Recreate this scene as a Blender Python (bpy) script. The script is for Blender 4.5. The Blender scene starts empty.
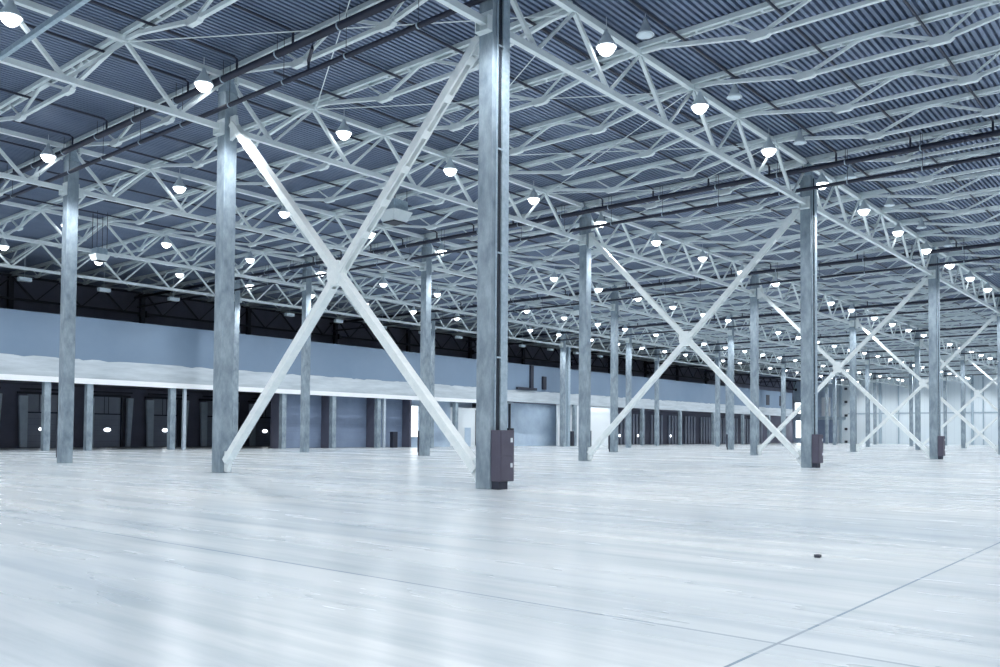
import bpy, math, random
from mathutils import Vector, Matrix
random.seed(7)
C = bpy.context.scene.collection
D1 = 24.0          # column pitch along the trusses
D2 = 13.2          # pitch between truss rows
ROWS = [0.0, D2, 2*D2, 3*D2, 49.4, 65.2]
FAR = 192.0        # end wall
LEFT = 66.0        # outer dock wall
V0 = -58.0; U0 = -58.0
DOCK = 52.8

# ------------------------------------------------------------------ materials
def mat(name, col, rough=.6, metal=0.0, spec=.5):
    m = bpy.data.materials.new(name); m.use_nodes = True
    b = m.node_tree.nodes['Principled BSDF']
    b.inputs['Base Color'].default_value = (*col, 1)
    b.inputs['Roughness'].default_value = rough
    b.inputs['Metallic'].default_value = metal
    b.inputs['Specular IOR Level'].default_value = spec
    return m, m.node_tree, b
def noisy(name, c0, c1, scale, rough=.7, metal=0.0, stretch=(1,1,1), bump=0.0, detail=6, lo=.35, hi=.65):
    m, t, b = mat(name, c0, rough, metal)
    N, L = t.nodes, t.links
    tc = N.new('ShaderNodeTexCoord'); mp = N.new('ShaderNodeMapping'); mp.inputs['Scale'].default_value = stretch
    nz = N.new('ShaderNodeTexNoise'); nz.inputs['Scale'].default_value = scale; nz.inputs['Detail'].default_value = detail
    nz.inputs['Roughness'].default_value = .65
    cr = N.new('ShaderNodeValToRGB'); cr.color_ramp.elements[0].position = lo; cr.color_ramp.elements[1].position = hi
    cr.color_ramp.elements[0].color = (*c0, 1); cr.color_ramp.elements[1].color = (*c1, 1)
    L.new(tc.outputs['Object'], mp.inputs['Vector']); L.new(mp.outputs[0], nz.inputs['Vector'])
    L.new(nz.outputs['Fac'], cr.inputs['Fac']); L.new(cr.outputs['Color'], b.inputs['Base Color'])
    if bump:
        bp = N.new('ShaderNodeBump'); bp.inputs['Strength'].default_value = bump; bp.inputs['Distance'].default_value = .02
        L.new(nz.outputs['Fac'], bp.inputs['Height']); L.new(bp.outputs[0], b.inputs['Normal'])
    return m
def emit(name, col, s):
    m = bpy.data.materials.new(name); m.use_nodes = True
    t = m.node_tree; t.nodes.clear()
    e = t.nodes.new('ShaderNodeEmission'); e.inputs['Color'].default_value = (*col, 1); e.inputs['Strength'].default_value = s
    o = t.nodes.new('ShaderNodeOutputMaterial'); t.links.new(e.outputs[0], o.inputs[0])
    return m
M = {}
M['concrete'] = noisy('cast_concrete', (.15,.20,.25), (.40,.48,.54), 2.4, .75, stretch=(1,1,.45), bump=.3, lo=.3, hi=.72)
M['beam'] = noisy('beam_concrete', (.42,.48,.53), (.56,.62,.67), .8, .8, stretch=(.4,1,3))
M['white'] = noisy('white_painted_steel', (.76,.83,.85), (.85,.91,.92), 1.5, .45)
M['brace'] = noisy('cream_white_painted_steel', (.80,.86,.87), (.92,.96,.96), 3.0, .5)
M['batten'] = noisy('joist_paint', (.66,.74,.77), (.78,.85,.87), 1.5, .5)
M['deck'] = noisy('galvanised_deck_sheet', (.13,.175,.27), (.22,.275,.39), .25, .42, metal=.25, stretch=(.3,1,1))
M['deckseam'] = mat('deck_seam', (.05,.07,.11), .6)[0]
M['pipe'] = mat('dark_pipe_paint', (.022,.026,.05), .4)[0]
M['galv'] = noisy('galvanised_channel', (.34,.44,.52), (.48,.58,.66), 8, .6, metal=.2)
M['darkslot'] = mat('dark_cable', (.012,.02,.035), .6)[0]
M['box'] = noisy('aubergine_enclosure_paint', (.085,.078,.115), (.10,.092,.13), 4, .5)
M['boxdark'] = mat('enclosure_plinth', (.03,.035,.06), .6)[0]
M['lock'] = mat('white_lock_plate', (.8,.85,.9), .4)[0]
M['fascia'] = noisy('fascia_panel', (.15,.22,.315), (.18,.255,.355), .12, .6)
M['strip'] = mat('white_strip', (.93,.96,.98), .5)[0]
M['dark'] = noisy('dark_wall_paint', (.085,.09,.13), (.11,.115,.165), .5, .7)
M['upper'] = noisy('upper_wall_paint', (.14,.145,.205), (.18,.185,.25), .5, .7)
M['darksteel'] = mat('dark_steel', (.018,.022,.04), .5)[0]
M['door'] = noisy('sectional_door_grey', (.26,.29,.37), (.32,.35,.43), .6, .5)
M['shutter'] = noisy('shutter_blue_grey', (.20,.26,.38), (.24,.31,.44), .6, .5)
M['pad'] = noisy('pale_dock_pad', (.46,.54,.63), (.60,.68,.76), 1.2, .6)
M['pale'] = noisy('pale_blue_plaster', (.45,.56,.70), (.58,.70,.82), .7, .7)
M['whitewall'] = mat('white_plaster', (.86,.90,.93), .7)[0]
M['glass'] = emit('daylit_opening', (.9,.97,1.0), 3.5)
M['lens'] = emit('lamp_lens', (.92,.97,1.0), 9)
M['oval'] = emit('daylit_oval_window', (.9,.97,1.0), 7)
M['lampbody'] = mat('lamp_housing', (.72,.80,.85), .4, .1)[0]
M['dull'] = mat('unlit_lamp_glass', (.70,.80,.86), .3)[0]

# end wall panels : pale sheet cladding with vertical seams
def panel_wall():
    m, t, b = mat('end_wall_cladding', (.6,.7,.77), .55)
    N, L = t.nodes, t.links
    tc = N.new('ShaderNodeTexCoord'); sp = N.new('ShaderNodeSeparateXYZ'); L.new(tc.outputs['Object'], sp.inputs[0])
    md = N.new('ShaderNodeMath'); md.operation = 'PINGPONG'; md.inputs[1].default_value = .6; L.new(sp.outputs['Y'], md.inputs[0])
    lt = N.new('ShaderNodeMath'); lt.operation = 'LESS_THAN'; lt.inputs[1].default_value = .035; L.new(md.outputs[0], lt.inputs[0])
    mx = N.new('ShaderNodeMix'); mx.data_type = 'RGBA'; mx.inputs['A'].default_value = (.74,.82,.87,1); mx.inputs['B'].default_value = (.66,.74,.80,1)
    L.new(lt.outputs[0], mx.inputs['Factor']); L.new(mx.outputs['Result'], b.inputs['Base Color'])
    return m
M['endwall'] = panel_wall()

# power-floated floor: long brushed streaks, saw-cut joints
def floor_mat():
    m, t, b = mat('power_floated_floor', (.8,.86,.9), .3)
    N, L = t.nodes, t.links
    tc = N.new('ShaderNodeTexCoord')
    def noise(scale, st, detail=5, rot=0):
        mp = N.new('ShaderNodeMapping'); mp.inputs['Scale'].default_value = st; mp.inputs['Rotation'].default_value = (0,0,rot)
        L.new(tc.outputs['Object'], mp.inputs[0])
        n = N.new('ShaderNodeTexNoise'); n.inputs['Scale'].default_value = scale; n.inputs['Detail'].default_value = detail; n.inputs['Roughness'].default_value = .6
        L.new(mp.outputs[0], n.inputs[0]); return n.outputs['Fac']
    def ramp(src, a, c, p0, p1):
        r = N.new('ShaderNodeValToRGB'); r.color_ramp.elements[0].position = p0; r.color_ramp.elements[1].position = p1
        r.color_ramp.elements[0].color = (*a, 1); r.color_ramp.elements[1].color = (*c, 1); L.new(src, r.inputs[0]); return r.outputs['Color']
    def mul(a, c, f=1.0):
        x = N.new('ShaderNodeMix'); x.data_type = 'RGBA'; x.blend_type = 'MULTIPLY'; x.inputs['Factor'].default_value = f
        L.new(a, x.inputs['A']); L.new(c, x.inputs['B']); return x.outputs['Result']
    s1 = ramp(noise(1.0, (2.2,.16,1), 8), (.68,.73,.77), (1,1,1), .32, .56)
    s2 = ramp(noise(1.0, (.34,.045,1), 6, .06), (.76,.80,.84), (1,1,1), .34, .60)
    s3 = ramp(noise(.09, (1,1,1), 4), (.84,.88,.92), (1,1,1), .36, .60)
    base = N.new('ShaderNodeRGB'); base.outputs[0].default_value = (.79,.825,.83,1)
    col = mul(mul(mul(base.outputs[0], s1), s2), s3)
    # joints
    sp = N.new('ShaderNodeSeparateXYZ'); L.new(tc.outputs['Object'], sp.inputs[0])
    def joint(out, at, w):
        a = N.new('ShaderNodeMath'); a.operation = 'SUBTRACT'; a.inputs[1].default_value = at; L.new(out, a.inputs[0])
        c = N.new('ShaderNodeMath'); c.operation = 'ABSOLUTE'; L.new(a.outputs[0], c.inputs[0])
        d = N.new('ShaderNodeMath'); d.operation = 'LESS_THAN'; d.inputs[1].default_value = w; L.new(c.outputs[0], d.inputs[0]); return d.outputs[0]
    j1 = joint(sp.outputs['Y'], -13.17, .014); j2 = joint(sp.outputs['X'], -12.1, .02)
    # the second cut is drawn fainter than the first
    ad = N.new('ShaderNodeMath'); ad.operation = 'MAXIMUM'; L.new(j1, ad.inputs[0])
    fd = N.new('ShaderNodeMath'); fd.operation = 'MULTIPLY'; fd.inputs[1].default_value = .8; L.new(j2, fd.inputs[0]); L.new(fd.outputs[0], ad.inputs[1])
    mx = N.new('ShaderNodeMix'); mx.data_type = 'RGBA'; L.new(ad.outputs[0], mx.inputs['Factor']); L.new(col, mx.inputs['A']); mx.inputs['B'].default_value = (.22,.30,.38,1)
    L.new(mx.outputs['Result'], b.inputs['Base Color'])
    rr = N.new('ShaderNodeMapRange'); rr.inputs['To Min'].default_value = .17; rr.inputs['To Max'].default_value = .36
    L.new(noise(1.0, (.8,.12,1), 4), rr.inputs[0]); L.new(rr.outputs[0], b.inputs['Roughness'])
    b.inputs['Specular IOR Level'].default_value = .45
    return m
M['floor'] = floor_mat()

# ------------------------------------------------------------------ mesh builder
class MB:
    def __init__(s): s.v = []; s.f = []
    def add(s, vs, fs):
        o = len(s.v); s.v += [tuple(p) for p in vs]; s.f += [tuple(i+o for i in f) for f in fs]; return s
    def box(s, x0, x1, y0, y1, z0, z1):
        return s.add([(x0,y0,z0),(x1,y0,z0),(x1,y1,z0),(x0,y1,z0),(x0,y0,z1),(x1,y0,z1),(x1,y1,z1),(x0,y1,z1)],
                     [(0,3,2,1),(4,5,6,7),(0,1,5,4),(1,2,6,5),(2,3,7,6),(3,0,4,7)])
    def bar(s, a, b, w, h, side=None):
        a, b = Vector(a), Vector(b); d = (b-a).normalized()
        sd = Vector(side) if side else (Vector((0,0,1)).cross(d) if abs(d.z) < .99 else Vector((1,0,0)))
        sd = (sd - d*sd.dot(d)).normalized(); up = d.cross(sd)
        vs = [p + sd*sx*w/2 + up*sz*h/2 for p in (a, b) for sx, sz in ((-1,-1),(1,-1),(1,1),(-1,1))]
        return s.add(vs, [(0,1,2,3),(7,6,5,4),(0,4,5,1),(1,5,6,2),(2,6,7,3),(3,7,4,0)])
    def tube(s, pts, r, n=8):
        pts = [Vector(p) for p in pts]; rings = []
        for i, p in enumerate(pts):
            d = (pts[min(i+1, len(pts)-1)] - pts[max(i-1, 0)]).normalized()
            sd = (Vector((0,0,1)).cross(d) if abs(d.z) < .95 else Vector((1,0,0))); sd = (sd - d*sd.dot(d)).normalized(); up = d.cross(sd)
            rings.append([p + (sd*math.cos(t) + up*math.sin(t))*r for t in [2*math.pi*k/n for k in range(n)]])
        vs = [q for rg in rings for q in rg]; fs = []
        for i in range(len(rings)-1):
            for k in range(n): fs.append((i*n+k, i*n+(k+1)%n, (i+1)*n+(k+1)%n, (i+1)*n+k))
        fs += [tuple(range(n))[::-1], tuple(range(len(vs)-n, len(vs)))]
        return s.add(vs, fs)
    def lathe(s, prof, n=16, c=(0,0,0)):
        vs = [(c[0]+r*math.cos(2*math.pi*k/n), c[1]+r*math.sin(2*math.pi*k/n), c[2]+z) for r, z in prof for k in range(n)]
        fs = []
        for i in range(len(prof)-1):
            for k in range(n): fs.append((i*n+k, i*n+(k+1)%n, (i+1)*n+(k+1)%n, (i+1)*n+k))
        fs += [tuple(range(n))[::-1], tuple(range((len(prof)-1)*n, len(prof)*n))]
        return s.add(vs, fs)
    def prism(s, poly, axis, a, b):
        n = len(poly)
        def P(q, t): return {'x': (t, q[0], q[1]), 'y': (q[0], t, q[1]), 'z': (q[0], q[1], t)}[axis]
        return s.add([P(q, a) for q in poly] + [P(q, b) for q in poly],
                     [tuple(range(n))[::-1], tuple(range(n, 2*n))] + [(i, (i+1)%n, n+(i+1)%n, n+i) for i in range(n)])
    def mesh(s, name, m, smooth=False):
        me = bpy.data.meshes.new(name); me.from_pydata(s.v, [], s.f); me.materials.append(m)
        import bmesh
        bm = bmesh.new(); bm.from_mesh(me); bmesh.ops.recalc_face_normals(bm, faces=bm.faces); bm.to_mesh(me); bm.free()
        if smooth:
            for p in me.polygons: p.use_smooth = True
        return me
    def obj(s, name, m, parent=None, loc=(0,0,0), bevel=0, smooth=False):
        return place(name, s.mesh(name, m, smooth), parent, loc, bevel)
def place(name, me, parent=None, loc=(0,0,0), bevel=0, rot=0):
    o = bpy.data.objects.new(name, me); C.objects.link(o); o.location = loc; o.rotation_euler[2] = rot
    if parent: o.parent = parent
    if bevel:
        b = o.modifiers.new('Bevel', 'BEVEL'); b.width = bevel; b.segments = 2; b.limit_method = 'ANGLE'
    return o
def tag(o, label, cat, group=None, kind=None):
    o['label'] = label; o['category'] = cat
    if group: o['group'] = group
    if kind: o['kind'] = kind
    return o
def thing(name, label, cat, loc=(0,0,0), group=None, kind=None, rot=0):
    o = bpy.data.objects.new(name, None); C.objects.link(o); o.location = loc; o.rotation_euler[2] = rot
    o.empty_display_size = .3
    return tag(o, label, cat, group, kind)
def struct(name, mb, m, label=None):
    o = mb.obj(name, m); o['kind'] = 'structure'
    if label: o['label'] = label
    return o
_o = ['first','second','third','fourth','fifth','sixth','seventh','eighth','ninth','tenth','eleventh','twelfth','thirteenth','fourteenth',
      'fifteenth','sixteenth','seventeenth','eighteenth','nineteenth']
def nth(i):
    if i < 19: return _o[i]
    i += 1
    t, u = divmod(i, 10)
    tens = {2:'twent',3:'thirt',4:'fort',5:'fift'}[t]
    return tens + 'ieth' if u == 0 else tens + 'y-' + _o[u-1]
RN = ['nearest','second','third','fourth','fifth','rearmost']     # truss / column rows counted towards the dock wall

# ------------------------------------------------------------------ shell
struct('floor', MB().box(U0, FAR+.4, V0, LEFT+.4, -.3, 0), M['floor'])
deck = MB()
pitch = .22; nrib = int((LEFT-V0)/pitch); prof = []
for k in range(nrib+1):
    y = V0 + k*pitch
    prof += [(y, 15.27), (y+.11, 15.27), (y+.13, 15.40), (y+.20, 15.40)]
n = len(prof)
deck.add([(U0, y, z) for y, z in prof] + [(FAR+.4, y, z) for y, z in prof], [(i, i+1, n+i+1, n+i) for i in range(n-1)])
deck.box(U0, FAR+.4, V0, LEFT+.4, 15.46, 15.6)
struct('ceiling', deck, M['deck'], 'ribbed blue grey metal roof deck over the whole hall')
struct('wall_far', MB().box(FAR, FAR+.3, V0, 56.3, 0, 15.27), M['endwall'], 'pale panelled end wall of the hall')
struct('wall_far_dock', MB().box(FAR, FAR+.3, 56.3, LEFT+.3, 0, 15.27), M['pale'])
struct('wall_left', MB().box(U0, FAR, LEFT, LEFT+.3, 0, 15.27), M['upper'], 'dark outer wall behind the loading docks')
struct('wall_right', MB().box(U0, FAR, V0-.3, V0, 0, 15.27), M['endwall'])
struct('wall_back', MB().box(U0-.3, U0, V0, LEFT, 0, 15.27), M['endwall'])
struct('trim_1', MB().box(FAR-.12, FAR, V0, DOCK, 6.85, 7.15), M['galv'], 'grey horizontal rail across the pale end wall')
for k, (v, w) in enumerate(((24.3, .12), (41.5, .12), (8.5, .12))):
    tag(MB().tube([(FAR-.2, v, 0), (FAR-.2, v, 15.2)], .13, 8).obj('downpipe', M['galv']), 'thin grey downpipe on the pale end wall, %s counted from the dock corner' % ['second','first','third'][k], 'pipe')

# mezzanine over the docks
MZ0, MZ1 = -12.0, 157.5
struct('wall_mezzanine', MB().box(MZ0, MZ1, DOCK, DOCK+.2, 6.95, 10.45), M['fascia'], 'plain blue grey fascia panel above the dock openings')
bm_ = MB()
x = MZ0
edge = []
while x < MZ1:
    edge.append((x, 7.38 + random.choice((0,0,.02,-.05,-.09,.02))-.26)); x += random.uniform(.25, 1.1)
edge.append((MZ1, 7.12))
poly = [(MZ0, 5.62)] + edge + [(MZ1, 5.62)]
bm_.prism(poly, 'y', DOCK-.06, DOCK-.02)
bm_.box(MZ0, MZ1, DOCK-.02, DOCK+.3, 5.62, 6.95)
o = struct('beam_mezzanine', bm_, M['beam'], 'rough edged pale concrete beam along the dock openings')
struct('trim_2', MB().box(MZ0, 64.0, DOCK-.42, DOCK-.2, 5.2, 5.62), M['strip'], 'bright white strip under the concrete beam')
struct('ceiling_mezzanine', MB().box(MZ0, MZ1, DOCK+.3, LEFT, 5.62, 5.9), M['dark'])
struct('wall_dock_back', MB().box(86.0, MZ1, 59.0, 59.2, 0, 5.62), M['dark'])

# ------------------------------------------------------------------ columns
HW = .26
shaft = MB().box(-HW, HW, -HW, HW, 0, 14.35).mesh('shaft', M['concrete'])
cap = MB()
cap.add([(-HW,-HW,0),(HW,-HW,0),(HW,HW,0),(-HW,HW,0),(-.13,-.13,.55),(.13,-.13,.55),(.13,.13,.55),(-.13,.13,.55)],
        [(0,3,2,1),(4,5,6,7),(0,1,5,4),(1,2,6,5),(2,3,7,6),(3,0,4,7)])
cap.box(-.17, .17, -.17, .17, .55, .6)
capm = cap.mesh('steel_cap', M['galv'])
baseplate = MB().box(-.36, .36, -.36, .36, 0, .02).mesh('base_plate', M['galv'])
def column(i, j):
    v = ROWS[j]
    lab = 'tall square concrete column, %s along the %s column row' % (nth(i), RN[j])
    if (i, j) == (0, 0): lab = 'nearest and tallest looking concrete column, with a purple grey cabinet at its foot'
    if (i, j) == (0, 1): lab = 'big concrete column at the left foot of the nearest white X-brace'
    t = thing('concrete_column', lab, 'column', (i*D1, v, 0), 'concrete columns of the hall', 'thing')
    s = place('shaft', shaft, t, bevel=.02 if i < 3 else 0); place('steel_cap', capm, t, (0,0,14.35))
    return t
for j in range(5):
    for i in range(0, 8):
        if j == 0 and i > 3: continue
        if j == 1 and i > 6: continue
        if i == 0 and j > 2: continue
        if (i, j) in ((6, 1),): continue
        column(i, j)
dshaft = MB().box(-.2, .2, -.2, .2, 5.9, 15.0).mesh('dark_column', M['darksteel'])
for k in range(0, 13):
    u = 12.0 + 12*k
    if u < MZ1:
        tag(place('wall_column', dshaft, None, (u, 65.4, 0)), 'dark steel wall column, %s along the outer wall above the mezzanine' % nth(k), 'column', 'dark columns on the outer wall', 'thing')
    # visible only above the fascia
# end wall columns
ecol = MB().box(-.2, .2, -.25, .25, 0, 15.0).mesh('end_wall_column', M['galv'])
for k, v in enumerate((DOCK+1.7, 45.5, 26.4, 13.2)):
    tag(place('end_wall_column', ecol, None, (FAR-.22, v, 0)), 'slim grey column against the pale end wall, %s from the dock corner' % nth(k), 'column', 'columns on the end wall', 'thing')
lb = MB().box(-.35, .0, -.3, .3, 0, .55).mesh('wall_unit', M['darksteel'])
for k, w in enumerate((.3, 3.3, 6.5, 9.7, 12.8)):
    tag(place('wall_unit', lb, None, (FAR-.4, DOCK+.3, w-.2)), 'small dark box on the dock corner column, %s from the floor' % nth(k), 'box', 'dark boxes up the corner column')

# dock columns under the fascia
dcol = MB().box(-.24, .24, -.24, .24, 0, 5.62)
dcol.prism([(-.24,5.3),(-.36,5.62),(.36,5.62),(.24,5.3)], 'y', -.24, .24)
dcm = dcol.mesh('dock_column', M['concrete'])
slim = MB().box(-.12, .12, -.14, .14, 0, 5.2).mesh('downpipe', M['pad'])
k = 1; u = 13.5
tag(place('dock_column', dcm, None, (10.0, DOCK, 0)), 'short concrete column under the mezzanine beam, first from the near end', 'column', 'short columns along the docks', 'thing')
while u < MZ1:
    if not (60 < u < 74 or 48 < u < 51 or 84 < u < 87 or (u > 90 and (u-91.5) % 12 < 1)):
        tag(place('dock_column', dcm, None, (u + {13.5: -.3, 19.5: .7}.get(u, 0), DOCK, 0)), 'short concrete column under the mezzanine beam, %s from the near end' % nth(k), 'column', 'short columns along the docks', 'thing')
    k += 1; u += 6.0
tag(place('dock_post', slim, None, (21.3, DOCK-.1, 0)), 'pale slim post beside a short dock column with a dark cable', 'post')
tag(place('dock_post', slim, None, (44.3, DOCK-.1, 0)), 'pale slim post beside a dock column over a dark box', 'post')

# ------------------------------------------------------------------ cable channels and cabinets on the columns
def cabinet(i, j, lab, side=-1, big=True):
    u, v = i*D1, ROWS[j]
    t = thing('electrical_cabinet', lab, 'cabinet', (u, v, 0), 'cabinets at the column feet')
    if side < 0:
        MB().box(-.22, .38, -.60, -.265, .22, 1.62).obj('body', M['box'], t, bevel=.012)
        for z0, z1 in ((.25, .90), (.93, 1.59)):
            d = MB().box(-.19, .35, -.615, -.60, z0, z1).obj('door', M['box'], t, bevel=.004)
            MB().box(.20, .28, -.63, -.615, z1-.30, z1-.18).obj('lock', M['lock'], d)
        MB().box(-.18, .20, -.52, -.265, 0, .22).obj('plinth', M['boxdark'], t)
    else:
        MB().box(-.20, .20, .265, .50, .25, 1.7).obj('body', M['boxdark'], t, bevel=.01)
        MB().box(-.18, .18, .28, .44, 0, .25).obj('plinth', M['boxdark'], t)
def channel(i, j, lab, z0=1.62):
    u, v = i*D1, ROWS[j]
    t = thing('cable_channel', lab, 'cable channel', (u, v, 0), 'cable channels on the columns')
    MB().box(-.10, -.07, -.31, -.265, z0, 14.2).obj('rail', M['galv'], t)
    MB().box(.09, .38, -.34, -.265, z0, 14.2).obj('rail', M['galv'], t)
    c = MB(); c.box(-.07, .09, -.285, -.265, z0, 14.2); c.tube([(-.02, -.30, z0), (-.02, -.30, 14.2)], .035, 8); c.tube([(.04, -.295, z0), (.04, -.295, 14.2)], .025, 6)
    c.obj('cable', M['darkslot'], t)
    s = MB().box(-.10, .10, -.36, -.345, 0, .05).mesh('strap', M['galv'])
    for z in (3.6, 6.5, 9.4, 12.3): place('strap', s, t, (0, 0, z))
cabinet(0, 0, 'purple grey two-door electrical cabinet at the foot of the nearest column')
cabinet(1, 0, 'purple grey cabinet on the second column of the nearest row')
cabinet(2, 0, 'purple grey cabinet on the third column of the nearest row')
cabinet(1, 2, 'dark narrow box on the column just right of the bright dock window', 1)
cabinet(0, 2, 'dark narrow box behind the leftmost tall column', 1)
cabinet(2, 2, 'dark narrow box beside the third-row column by the white wall', 1)
cabinet(3, 2, 'dark narrow box beside the far third-row column before the dark docks', 1)
channel(0, 0, 'galvanised cable channel running up the nearest column')
channel(1, 0, 'cable channel running up the second column of the nearest row')
channel(2, 0, 'cable channel running up the third column of the nearest row')

# ------------------------------------------------------------------ main trusses
def tm(name, mb): return mb.mesh(name, M['white'])
tc_ = MB().box(.32, 23.68, -.10, .10, 1.90, 2.10); tcm = tm('top_chord', tc_)
for m_ in ():
    pass
bcm = tm('bottom_chord', MB().box(.34, 23.66, -.09, .09, -.10, .10))
pl = MB().box(.265, .29, -.24, .24, -.32, .30); pl.box(.265, .46, -.24, -.21, -.28, .12); pl.box(.265, .46, .21, .24, -.28, .12); pl.box(.265,.46,-.24,.24,-.30,-.27)
plm = tm('end_bracket', pl)
pl2 = MB().box(23.71, 23.735, -.24, .24, -.32, .30); pl2.box(23.54, 23.735, -.24, -.21, -.28, .12); pl2.box(23.54, 23.735, .21, .24, -.28, .12); pl2.box(23.54,23.735,-.24,.24,-.30,-.27)
plm2 = tm('end_bracket', pl2)
hang = MB().bar((.45,0,1.9),(.20,0,1.45),.10,.06); hang.bar((23.55,0,1.9),(23.55,0,1.35),.05,.05); hangm = tm('hanger', hang)
down = tm('web_diagonal', MB().bar((0,0,1.93),(1.95,0,.03),.13,.13))
up_ = tm('web_diagonal', MB().bar((0,0,.03),(1.95,0,1.93),.085,.10))
gp = tm('gusset', MB().prism([(-.42,.10),(-.25,-.14),(.25,-.14),(.42,.10)], 'y', -.11, .11))
whole = MB()
for src in (tc_, ): whole.add(src.v, src.f)
whole.box(.34, 23.66, -.09, .09, -.10, .10)
whole.add(pl.v, pl.f); whole.add(pl2.v, pl2.f); whole.add(hang.v, hang.f)
for k in range(6):
    whole.bar((4*k + (.3 if k == 0 else 0), 0, 1.93), (4*k+1.95, 0, .03), .13, .13)
    whole.bar((4*k+2.05, 0, .03), (4*k+4 - (.3 if k == 5 else 0), 0, 1.93), .085, .10)
wholem = tm('roof_truss', whole)
for j in range(6):
    for i in range(-1, 8):
        if i == -1 and j > 2: continue
        if j == 0 and i > 3: continue
        if j == 1 and i > 6: continue
        u, v = i*D1, ROWS[j]
        lab = 'white zigzag roof truss, %s span along the %s truss row' % (nth(i+1), RN[j])
        near = i <= 2 and j <= 3
        if not near:
            o = place('roof_truss', wholem, None, (u, v, 13.0)); tag(o, lab, 'truss', 'main roof trusses')
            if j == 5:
                o.data = whole.mesh('roof_truss', M['darksteel']) if 'shaded_truss' not in M else M['shaded_truss']; M['shaded_truss'] = o.data  # shade along the outer wall put into the truss colour; no lamps there
                o['label'] = 'shade-darkened zigzag truss against the outer wall, %s span from the near end' % nth(i)
            continue
        t = thing('roof_truss', lab, 'truss', (u, v, 13.0), 'main roof trusses')
        place('top_chord', tcm, t); place('bottom_chord', bcm, t); place('end_bracket', plm, t); place('end_bracket', plm2, t); place('hanger', hangm, t)
        for k in range(6):
            place('web_diagonal', down, t, (4*k + (.05 if k == 0 else 0), 0, 0)); place('web_diagonal', up_, t, (4*k+2.05, 0, 0))

# ------------------------------------------------------------------ roof joists (span between the truss rows)
def joist_parts(L, z0=0.0):
    a, b = L/3, 2*L/3; zb = -.66
    top = MB(); top.box(-.20, -.06, .02, L-.02, .10, .26); top.box(.10, .18, .02, L-.02, .10, .22)
    y = .6
    while y < L-.3: top.box(-.06, .10, y, y+.10, .11, .14); y += 1.15
    bot = MB()
    pts = [(0,.12,.02), (0,.9,-.02), (0,a,zb), (0,b,zb), (0,L-.9,-.02), (0,L-.12,.02)]
    for p, q in zip(pts, pts[1:]): bot.bar(p, q, .13, .13)
    web = MB()
    for s, c in ((1, a), (-1, b)):
        web.bar((0, c, zb+.05), (0, c - s*1.1, .12), .07, .07)
        web.bar((0, c + s*.1, zb+.06), (0, L/2 - s*.42, .06), .10, .10)
        web.bar((0, L/2 - s*.44, .05), (0, L/2, .11), .10, .08)
    g = MB().prism([(-.42,-.02),(-.26,.13),(.26,.13),(.42,-.02),(.28,-.12),(-.28,-.12)], 'x', -.10, .10)
    return top, bot, web, g, a, b, zb
JC = [(-D2, D2), (0, D2), (D2, D2), (2*D2, D2), (3*D2, 49.4-3*D2), (49.4, 65.2-49.4)]
CN = ['bay away from the docks', 'bay behind the nearest truss row', 'bay behind the second truss row',
      'bay behind the third truss row', 'narrow bay before the mezzanine', 'bay above the mezzanine']
cache = {}
for c, (v0, L) in enumerate(JC):
    key = round(L, 2)
    if key not in cache:
        top, bot, web, g, a, b, zb = joist_parts(L)
        w = MB()
        for s in (top, bot, web): w.add(s.v, s.f)
        for cc in (a, b): w.add([(p[0], p[1]+cc, p[2]+zb) for p in g.v], g.f)
        cache[key] = (top.mesh('top_chord', M['batten']), bot.mesh('bottom_chord', M['white']), web.mesh('web_braces', M['white']), g.mesh('gusset_plate', M['white']), a, b, zb, w.mesh('roof_joist', M['batten']))
    top, bot, web, g, a, b, zb, w = cache[key]
    # first joist whose bay enters the view
    us = {0: 8, 1: -8, 2: -8, 3: -4, 4: 0, 5: 4}[c]
    ue = {0: 60, 1: 156, 2: 188, 3: 188, 4: 188, 5: 156}[c]
    k = 0
    for u in range(us, ue+1, 4):
        lab = 'white roof joist, %s one in the %s' % (nth(k), CN[c]); k += 1
        if u <= 40 and c <= 3:
            t = thing('roof_joist', lab, 'joist', (u, v0, 15.0), 'roof joists')
            place('top_chord', top, t); place('bottom_chord', bot, t); place('web_braces', web, t)
            place('gusset_plate', g, t, (0, a, zb)); place('gusset_plate', g, t, (0, b, zb))
        else:
            tag(place('roof_joist', w, None, (u, v0, 15.0)), lab, 'joist', 'roof joists')
# one low strut between the first two truss rows, and thin roof tie rods in the braced bay
tag(MB().bar((-8, .1, 13.0), (-8, D2-.1, 13.0), .13, .16).obj('tie_strut', M['galv']), 'grey tube strut crossing the upper left corner below the roof', 'strut')
k = 0
for u in range(-4, 100, 8):
    for du in (-8, 8):
        if u+du < -4 : continue
        tag(MB().tube([(u, D2-.15, 14.9), (u+du, .15, 14.9)], .022, 5).obj('tie_rod', M['white']),
            'thin white diagonal tie rod under the roof, %s of those in the braced bay' % nth(k), 'rod', 'tie rods in the braced bay'); k += 1

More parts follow.
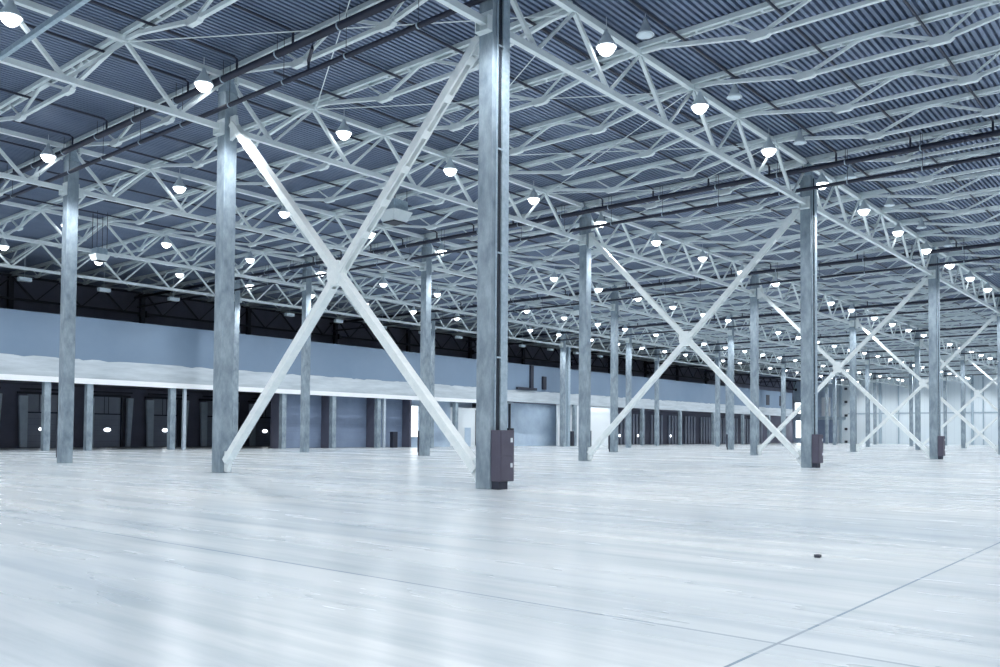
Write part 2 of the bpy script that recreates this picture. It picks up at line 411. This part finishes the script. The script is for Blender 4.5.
# ------------------------------------------------------------------ X braces
def brace_arm(y0, z0, y1, z1, slotted):
    m = MB(); a, b = Vector((0,y0,z0)), Vector((0,y1,z1)); d = (b-a).normalized(); nrm = Vector((1,0,0)).cross(d)
    Ln = (b-a).length
    for s in (-1, 1):
        off = Vector((s*.145, 0, 0))
        m.bar(a+off, b+off, .02, .24, side=(1,0,0))
        for q in (-1, 1):
            o2 = Vector((s*.115, 0, 0)) + nrm*q*.11
            m.bar(a+o2, b+o2, .07, .02, side=(1,0,0))
    for q in (-1, 1):
        mid = a + d*(Ln*.52)
        m.bar((mid if slotted else a) + nrm*q*.122, (b if not slotted or b.z < a.z else a) + nrm*q*.122, .30, .012, side=(1,0,0))
    x = .5
    while x < Ln-.4:
        for q in (-1, 1):
            p = a + d*x + nrm*q*.122
            if (p.z > 7.2 and slotted): m.bar(p, p + d*.26, .30, .012, side=(1,0,0))
        x += 1.25
    return m
ba1 = brace_arm(.42, .50, 12.80, 13.1, False).mesh('brace_arm', M['brace'])
ba2 = brace_arm(.42, 12.75, 12.85, .42, True).mesh('brace_arm', M['brace'])
cg = MB().prism([(6.42,6.35),(6.88,6.35),(6.98,6.75),(6.88,7.15),(6.42,7.15),(6.32,6.75)], 'x', -.165, .165).mesh('centre_plate', M['brace'])
f1 = MB().prism([(.265,.15),(.265,.85),(.45,.85),(.68,.62),(.60,.40),(.42,.15)], 'x', -.06, .06)
f2 = MB().prism([(D2-.265,.05),(D2-.265,.80),(D2-.45,.80),(D2-.68,.52),(D2-.58,.34),(D2-.50,.02)], 'x', -.06, .06)
f3 = MB().prism([(.265,12.2),(.265,12.85),(.75,12.85),(.75,12.4)], 'x', -.06, .06)
f4 = MB().prism([(D2-.265,12.5),(D2-.265,13.4),(D2-.6,13.4),(D2-.75,12.7)], 'x', -.06, .06)
fm = [f.mesh('end_plate', M['brace']) for f in (f1, f2, f3, f4)]
XL = ['nearest and largest white steel X-brace between two concrete columns', 'second white X-brace, in the middle of the hall', 'third white X-brace, behind the second',
      'fourth white X-brace, towards the far end', 'fifth white X-brace, small and near the end wall', 'sixth white X-brace, smallest and partly hidden by columns']
for i in range(0, 6):
    t = thing('cross_brace', XL[i], 'brace', (i*D1, 0, 0), 'white X-braces')
    place('brace_arm', ba1, t); place('brace_arm', ba2, t); place('centre_plate', cg, t)
    for f in fm: place('end_plate', f, t)

# ------------------------------------------------------------------ sprinkler pipes
for i in range(0, 8):
    u = i*D1
    if i == 0: v_a, v_b = -2, LEFT-.5
    else: v_a, v_b = -D2*1.5, LEFT-.5
    for nm, du, z, r, lab in (('upper', -.7, 14.5, .13, 'thick dark pipe high across the hall at the %s column line' % nth(i)),
                              ('lower', -.42, 13.62, .085, 'thinner dark pipe slung below the thick one at the %s column line' % nth(i))):
        t = MB().tube([(u+du, v_a, z), (u+du, v_b, z)], r, 10).obj('sprinkler_main', M['pipe'], smooth=True)
        tag(t, lab, 'pipe', 'dark sprinkler mains')
        if i < 3:
            y = v_a + 1.2
            cl = MB().tube([(0,0,0), (0,.05,0)], r+.02, 10).mesh('clamp_ring', M['galv']); hg = MB().tube([(0,0,r*.8), (0,0,15.2-z)], .012, 4).mesh('hanger_rod', M['darksteel'])
            while y < 49:
                place('clamp_ring', cl, t, (u+du, y, z)); place('hanger_rod', hg, t, (u+du, y+.02, z)); y += 3.3
kk = 0
for i in range(-1, 4):
    for q in range(-6, 16):
        v = D2/8 + q*D2/4
        u0 = i*D1 + (-.7 if i >= 0 else 10)
        if i == -1 and v < 6: continue
        if i < 1 and v < -12: continue
        if i == 0 and v > 40: continue
        ue = (i+1)*D1 - .82
        pts = [(u0+1.6, v, 15.06), (ue, v, 15.06)] if i >= 0 else [(u0, v, 15.06), (ue, v, 15.06)]
        pts += [(ue+.12, v, 15.0), (ue+.12, v, 14.55)]
        tag(MB().tube(pts, .048, 6).obj('sprinkler_branch', M['pipe']),
            'thin dark branch pipe along the roof, %s across in the %s column bay' % (nth(q+6), nth(i+1)), 'pipe', 'thin sprinkler branches')
t = MB().tube([(-.7, 7.2, 14.5), (-.7, 7.2, 14.15), (-.42, 7.75, 14.0), (-.42, 7.75, 13.62)], .06, 8).obj('pipe_elbow', M['pipe'])
tag(t, 'dark cranked connector between the two nearest ceiling pipes', 'pipe')

# ------------------------------------------------------------------ lamps
hous = MB().lathe([(.03,.62),(.05,.60),(.10,.47),(.11,.42),(.15,.40),(.17,.32),(.32,.10),(.36,.02),(.35,0),(.31,.01)], 18).mesh('housing', M['lampbody'], True)
lens = MB().lathe([(.02,-.27),(.12,-.25),(.23,-.16),(.32,.012),(.30,.02)], 18).mesh('lens', M['lens'], True)
hook = MB().tube([(0,0,.6),(0,0,1.02)], .015, 5).mesh('hanger', M['lampbody'])
dhous = MB().lathe([(.03,.60),(.05,.58),(.10,.42),(.12,.34),(.22,.12),(.30,.01),(.29,0),(.26,.01)], 20).mesh('housing', M['lampbody'], True)
dlens = MB().lathe([(.02,-.02),(.2,-.015),(.27,.005),(.26,.012)], 20).mesh('lens', M['dull'], True)
POWER = 1080
def light(loc, power, rad=.22, parent=None):
    L = bpy.data.lights.get('bay_light_%d' % power)
    if L is None:
        L = bpy.data.lights.new('bay_light_%d' % power, 'SPOT'); L.energy = power; L.shadow_soft_size = rad; L.spot_size = math.radians(172); L.spot_blend = .8
        L.color = (.94,.97,.99)
    o = bpy.data.objects.new('lamp_light', L); C.objects.link(o); o.location = loc
    if parent: o.parent = parent
    return o
HW_ = {0: 14.2, 1: 14.25, 2: 14.25, 3: 14.25, 4: 14.25}
for j in range(5):
    idx = 0
    for k in range(-8, 29):
        u = min(5.4 + 6.6*k, 187.0); v = ROWS[j] - .3
        if u > FAR-1.5: continue
        if abs(u - round(u/24)*24) < .75: u += .75 if u >= round(u/24)*24 else -.75
        seen = k >= {0: 0, 1: -2, 2: -1, 3: 0, 4: 0}[j] and not (j == 0 and k > 9) and not (j == 1 and k > 23)
        if not seen:
            light((u, v-1.3, 12.7), POWER); continue
        t = thing('bay_lamp', 'lit round high-bay lamp, %s in the lamp line of the %s truss row' % (nth(idx), RN[j]), 'lamp', (u, v, HW_[j]), 'lit bay lamps'); idx += 1
        place('housing', hous, t)
        place('lens', lens, t)
        if k < 8: place('hanger', hook, t)
        light((0, -1.3, 12.7-HW_[j]), POWER, parent=t)
for v in (-D2-.3, -2*D2-.3, -3*D2-.3):
    for k in range(-8, 29):
        light((5.4+6.6*k, v, 12.7), POWER)
for k in range(10):
    t = thing('unlit_lamp', 'round unlit lamp disc under the roof beside the nearest truss, %s counted outwards' % nth(k), 'lamp', (6.1+6.7*k, -1.35, 14.55), 'unlit lamp discs')
    place('housing', dhous, t); place('lens', dlens, t)
    place('hanger', hook, t, (0,0,-.3))
dim = MB().box(-.45, .45, -.2, .2, 0, .28).tube([(0,0,.28),(0,0,2.55)],.015,5).mesh('panel_lamp', M['dull'])
for k in range(14):
    tag(place('panel_lamp', dim, None, (8.4+6.0*k, 53.2, 12.7)), 'dull rectangular lamp hanging in front of the dark upper wall, %s from the near end' % nth(k), 'lamp', 'dull panel lamps')

# ------------------------------------------------------------------ hanging air heaters
def heater(loc, s, lab):
    t = thing('air_heater', lab, 'heater', loc, 'suspended air heaters')
    m = MB(); a, b = .5*s, .34*s
    m.add([(-a,-a,0),(a,-a,0),(a,a,0),(-a,a,0),(-b,-b,-.38*s),(b,-b,-.38*s),(b,b,-.38*s),(-b,b,-.38*s)], [(0,3,2,1),(4,5,6,7),(0,1,5,4),(1,2,6,5),(2,3,7,6),(3,0,4,7)])
    m.obj('diffuser', M['white'], t)
    MB().box(-b*.9, b*.9, -b*.9, b*.9, -.39*s, -.43*s).obj('grille', M['darksteel'], t)
    MB().box(-.36*s, .36*s, -.36*s, .36*s, .02, .42*s).obj('fan_box', M['galv'], t)
    r = MB().tube([(0, 0, .4*s), (0, 0, 15.25-loc[2])], .02, 4).mesh('hanger_rod', M['darksteel'])
    for x in (-1, 1):
        for y in (-1, 1): place('hanger_rod', r, t, (x*.33*s, y*.33*s, 0))
heater((15.0, 20.0, 13.95), 1.45, 'pale box air heater hanging beside the nearest X-brace')
heater((7.0, 38.3, 12.55), .95, 'small pale air heater hanging on rods at upper left')
heater((52.0, 33.0, 13.7), 1.2, 'pale air heater hanging deep in the hall beyond the second brace')

# ------------------------------------------------------------------ loading docks
def make_dock(u, lab, oval=True):
    t = thing('loading_bay', lab, 'door', (u, LEFT-.35, 0), 'grey loading dock doors', 'thing')
    for nm, me in DD: 
        if nm == 'oval_window' and not oval: continue
        place(nm, me, t)
d = MB()
for k in range(6): d.box(-1.35, 1.25, -.06-.015*(k%2), 0, .05+.51*k, .05+.51*k+.49)
up2 = MB(); up2.box(-1.35, 1.25, -.05, 0, 3.2, 4.75)
fr = MB(); fr.box(-1.35, 1.25, -.09, .0, 3.08, 3.2)
for x in (-.35, .05): fr.box(x, x+.06, -.08, -.05, 3.2, 4.75)
fr.box(-2.2, 2.1, -.35, 0, 4.75, 4.95); fr.box(1.27, 1.5, -.3, 0, 0, 4.8); fr.box(-2.2, 2.0, -.9, -.7, 5.1, 5.25)
padl = MB().prism([(-2.15,4.6),(-1.4,4.6),(-1.4,.05),(-1.95,.05)], 'y', -.4, -.1)
padr = MB().prism([(1.75,4.7),(2.3,4.7),(2.05,.05),(1.75,.05)], 'y', -.55, -.1)
ov = MB(); ov.lathe([(.01,.0),(.26,.0),(.26,.03),(.01,.03)], 14)
ov.v = [(p[0]*1.25, -.10+p[2], 1.66+p[1]*.62) for p in ov.v]
DD = [('door_panel', d.mesh('door_panel', M['door'])), ('upper_panel', up2.mesh('upper_panel', M['door'])), ('frame', fr.mesh('frame', M['darksteel'])),
      ('side_pad', padl.mesh('side_pad', M['pad'])), ('side_pad', padr.mesh('side_pad', M['pad'])), ('oval_window', ov.mesh('oval_window', M['oval']))]
for k in range(6):
    make_dock(9.15+5.86*k, 'grey sectional dock door with bright oval window, %s from the near end' % nth(k))
# narrow dark doors in the distant docks
far_d = MB()
for x in (-1.6, -.5, .6, 1.7): far_d.box(x-.28, x+.28, -.2, 0, .05, 5.0)
far_m = far_d.mesh('strip_panels', M['door'])
ovs = MB().lathe([(.01,.0),(.20,.0),(.20,.03),(.01,.03)], 12); ovs.v = [(p[0], -.25+p[2], 1.45+p[1]) for p in ovs.v]; ovsm = ovs.mesh('round_window', M['oval'])
for k in range(12):
    u = 88.5 + 6*k
    t = thing('loading_bay', 'dark panelled dock door in the distant docks, %s beyond the white wall' % nth(k), 'door', (u, 58.95, 0), 'distant dock doors', 'thing')
    place('strip_panels', far_m, t)
    if k in (2, 3, 5): place('round_window', ovsm, t, ({2: 0, 3: -.3, 5: -1.3}[k], 0, 0))
# three closed shutters with dark side walls
for k in range(3):
    u0 = 31.5+6*k
    t = thing('roller_shutter', 'plain blue grey closed shutter in a dark recess, %s from the left' % nth(k), 'shutter', (u0, 54.3, 0), 'closed blue grey shutters', 'thing')
    s = MB()
    for r in range(7): s.box(.1, 5.75, .0-.012*(r % 2), .1, .02+.8*r, .02+.8*r+.79)
    s.obj('curtain', M['shutter'], t)
    MB().box(.15, 5.7, -.35, 0, 5.35, 5.6).obj('roller_case', M['darksteel'], t)
k = 0
for u in (31.4, 37.4, 43.4, 48.6):
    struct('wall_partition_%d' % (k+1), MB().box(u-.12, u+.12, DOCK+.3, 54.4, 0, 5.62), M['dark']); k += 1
# bay with daylight window
struct('wall_lobby', MB().box(48.6, 57.2, 55.2, 55.4, 0, 5.62), M['pale'])
t = thing('window_1', 'tall bright window in the pale dock wall', 'window', (50.9, 55.15, 0), None, 'structure')
MB().box(-.8, .8, -.05, 0, 1.15, 4.65).obj('pane', M['glass'], t)
fr = MB(); fr.box(-.95, -.8, -.1, .02, 1.0, 4.8); fr.box(.8, .95, -.1, .02, 1.0, 4.8); fr.box(-.95, .95, -.1, .02, 4.65, 4.8); fr.box(-.95, .95, -.1, .02, 1.0, 1.15)
fr.obj('window_frame', M['pad'], t)
# open bay with a white cabin and pale screen
t = thing('white_cabin', 'white cabin under the mezzanine beside the nearest column', 'cabin', (58.6, 56.5, 0))
MB().box(0, 4.6, 0, 4, 0, 4.5).obj('body', M['whitewall'], t, bevel=.03)
MB().box(-.1, 4.7, -.1, 4.1, 4.5, 4.75).obj('roof_rim', M['strip'], t)
MB().box(2.6, 3.7, -.04, 0, 0, 2.3).obj('door', M['pale'], t)
struct('wall_cabin_side', MB().box(56.6, 67.6, 61.0, 61.2, 0, 5.62), M['pale'])
t = thing('dark_cart', 'dark narrow cabinet right of the nearest column under the mezzanine', 'cabinet', (68.0, 54.9, 0))
MB().box(-.45, .55, -.3, .4, 0, 2.3).obj('body', M['darksteel'], t, bevel=.03); MB().box(-.12, .12, -.1, .1, 2.3, 5.6).obj('duct', M['darksteel'], t)
t = MB().bar((64.6, 54.2, 5.2), (67.8, 54.2, 5.6), .16, .2).obj('strut', M['pad']); tag(t, 'short sloping strut under the concrete beam by the nearest column', 'strut')
struct('wall_screen', MB().box(68.2, 79.2, 55.6, 55.8, 0, 5.62), M['pale'], 'pale plain wall between the open bay and column pair')
struct('wall_white', MB().box(76.8, 90.2, 53.6, 53.9, 0, 5.62), M['whitewall'], 'bright white wall section right of the column pair')
t = thing('ceiling_light', 'bright strip light under the mezzanine edge by the nearest column', 'lamp', (62.5, 54.2, 5.35))
MB().box(-1.6, 1.6, -.3, .3, 0, .2).obj('housing', M['strip'], t); MB().box(-1.5, 1.5, -.25, .25, -.04, 0).obj('diffuser', M['glass'], t)
def area(loc, power, sx, sy):
    L = bpy.data.lights.new('strip_and_fill_light', 'AREA'); L.shape = 'RECTANGLE'; L.size = sx; L.size_y = sy; L.energy = power; L.color = (.84,.93,1)
    o = bpy.data.objects.new('strip_and_fill_light', L); C.objects.link(o); o.location = loc
area((62.5, 54.2, 5.28), 70, 3, .5); area((74.5, 54.2, 5.5), 50, 6, .4); area((85.5, 53.2, 5.5), 60, 8, .3)  # first serves the strip fixture; the others are added fill with no fixture
for k, (u, a, b, h) in enumerate(((77.6, .0, .5, 2.0), (81.8, 0, .5, 2.1))):
    tag(MB().box(u, u+.55, DOCK-.9, DOCK-.5, 0, h).obj('dark_cabinet', M['darksteel'], bevel=.02), 'low dark cabinet standing %s of the slim column pair' % ('left', 'right')[k], 'cabinet')
t = MB().box(45.0, 45.7, DOCK-.75, DOCK-.3, 0, 1.7).obj('dark_cabinet', M['darksteel'], bevel=.02); tag(t, 'dark cabinet beside a dock column between two closed shutters', 'cabinet')
t = thing('twin_column', 'slim pale column standing just behind the fifth-row column', 'column', (74.3, 50.2, 0), None, 'thing')
MB().box(-.22, .22, -.22, .22, 0, 13.0).obj('shaft', M['galv'], t)
# fascia fittings
t = MB().box(69.4, 70.0, DOCK-.25, DOCK, 7.3, 10.4).obj('duct_post', M['darksteel']); tag(t, 'dark vertical duct on the fascia above the open bay', 'duct')
t = MB().box(72.0, 72.7, DOCK-.3, DOCK, 7.4, 9.1).obj('fascia_box', M['darksteel']); tag(t, 'dark small box on the fascia right of the duct', 'box')
t = MB().box(66.6, 70.6, DOCK-.35, DOCK-.1, 7.2, 7.5).obj('cable_tray', M['darksteel']); tag(t, 'dark tray lying along the beam top at the duct foot', 'tray')
for k, u in enumerate((145.0, 151.5)):
    struct('window_%d' % (k+2), MB().box(u-.8, u+.8, DOCK-.05, DOCK, 7.6, 9.6), M['darksteel'])
# end wall windows beyond the mezzanine
for k, (v0, v1, z0, z1) in enumerate(((62.8, 65.3, 1.2, 5.4), (62.2, 65.5, 7.2, 9.8))):
    t = thing('window_%d' % (k+4), ('tall bright window low in the dock end wall', 'bright window above the tall one in the end wall')[k], 'window', (FAR, 0, 0), None, 'structure')
    MB().box(-.06, 0, v0, v1, z0, z1).obj('pane', M['glass'], t)
    fr = MB(); fr.box(-.12, 0, v0-.25, v0, z0-.3, z1+.3); fr.box(-.12, 0, v1, v1+.25, z0-.3, z1+.3); fr.box(-.12, 0, v0, v1, z1, z1+.3); fr.box(-.12, 0, v0, v1, z0-.3, z0)
    fr.obj('window_frame', M['pad'], t)
struct('trim_3', MB().box(FAR-.4, FAR, DOCK+.5, LEFT, 5.6, 6.2), M['galv'])
t = MB().box(FAR-.15, FAR, 56.9, 59.0, 6.4, 11.0).obj('wall_panel', M['whitewall']); tag(t, 'pale rectangular panel on the end wall by the dock corner', 'panel')
t = MB().box(FAR-.1, FAR, 55.4, 60.2, 0, 5.6).obj('wall_gate', M['shutter']); tag(t, 'blue grey closed gate in the end wall by the dock corner', 'gate')
# floor debris
for k, (u, v, s) in enumerate(((-7.41, -11.8, .075),)):
    m = MB().prism([(0,0),(1.4*s,.2*s),(1.8*s,.9*s),(.9*s,1.3*s),(-.2*s,.8*s)], 'z', 0, .03)
    tag(m.obj('paper_scrap', M['boxdark'], loc=(u, v, 0)), 'tiny dark scrap lying on the open floor at right', 'scrap')

# ------------------------------------------------------------------ camera
f, yaw, pitch, roll = 867.05, .69682, .030618, .0075989
cam = bpy.data.cameras.new('camera'); co = bpy.data.objects.new('camera', cam); C.objects.link(co)
R = Vector((math.sin(yaw), -math.cos(yaw), 0)); fh = Vector((math.cos(yaw), math.sin(yaw), 0)); Z = Vector((0,0,1))
F = fh*math.cos(pitch) + Z*math.sin(pitch); U = -fh*math.sin(pitch) + Z*math.cos(pitch)
X = R*math.cos(roll) + U*math.sin(roll); Y = U*math.cos(roll) - R*math.sin(roll)
m = Matrix((X, Y, -F)).transposed().to_4x4(); m.translation = Vector((-18.2822, -15.6951, 1.5077)); co.matrix_world = m
cam.sensor_width = 36; cam.lens = f*36/1000; cam.shift_y = (407.735-333.5)/1000; cam.clip_end = 500; cam.clip_start = .1
bpy.context.scene.camera = co

w = bpy.data.worlds.new('world'); bpy.context.scene.world = w; w.use_nodes = True
w.node_tree.nodes['Background'].inputs[0].default_value = (.5,.65,.8,1); w.node_tree.nodes['Background'].inputs[1].default_value = .3
S = bpy.context.scene
S.view_settings.view_transform = 'Standard'; S.view_settings.look = 'None'; S.view_settings.gamma = 1; S.view_settings.use_curve_mapping = False
S.view_settings.exposure = -0.05
S.cycles.max_bounces = 8; S.cycles.diffuse_bounces = 5; S.cycles.glossy_bounces = 3
S.cycles.sample_clamp_indirect = 6; S.cycles.use_denoising = True
S.cycles.caustics_reflective = False; S.cycles.caustics_refractive = False
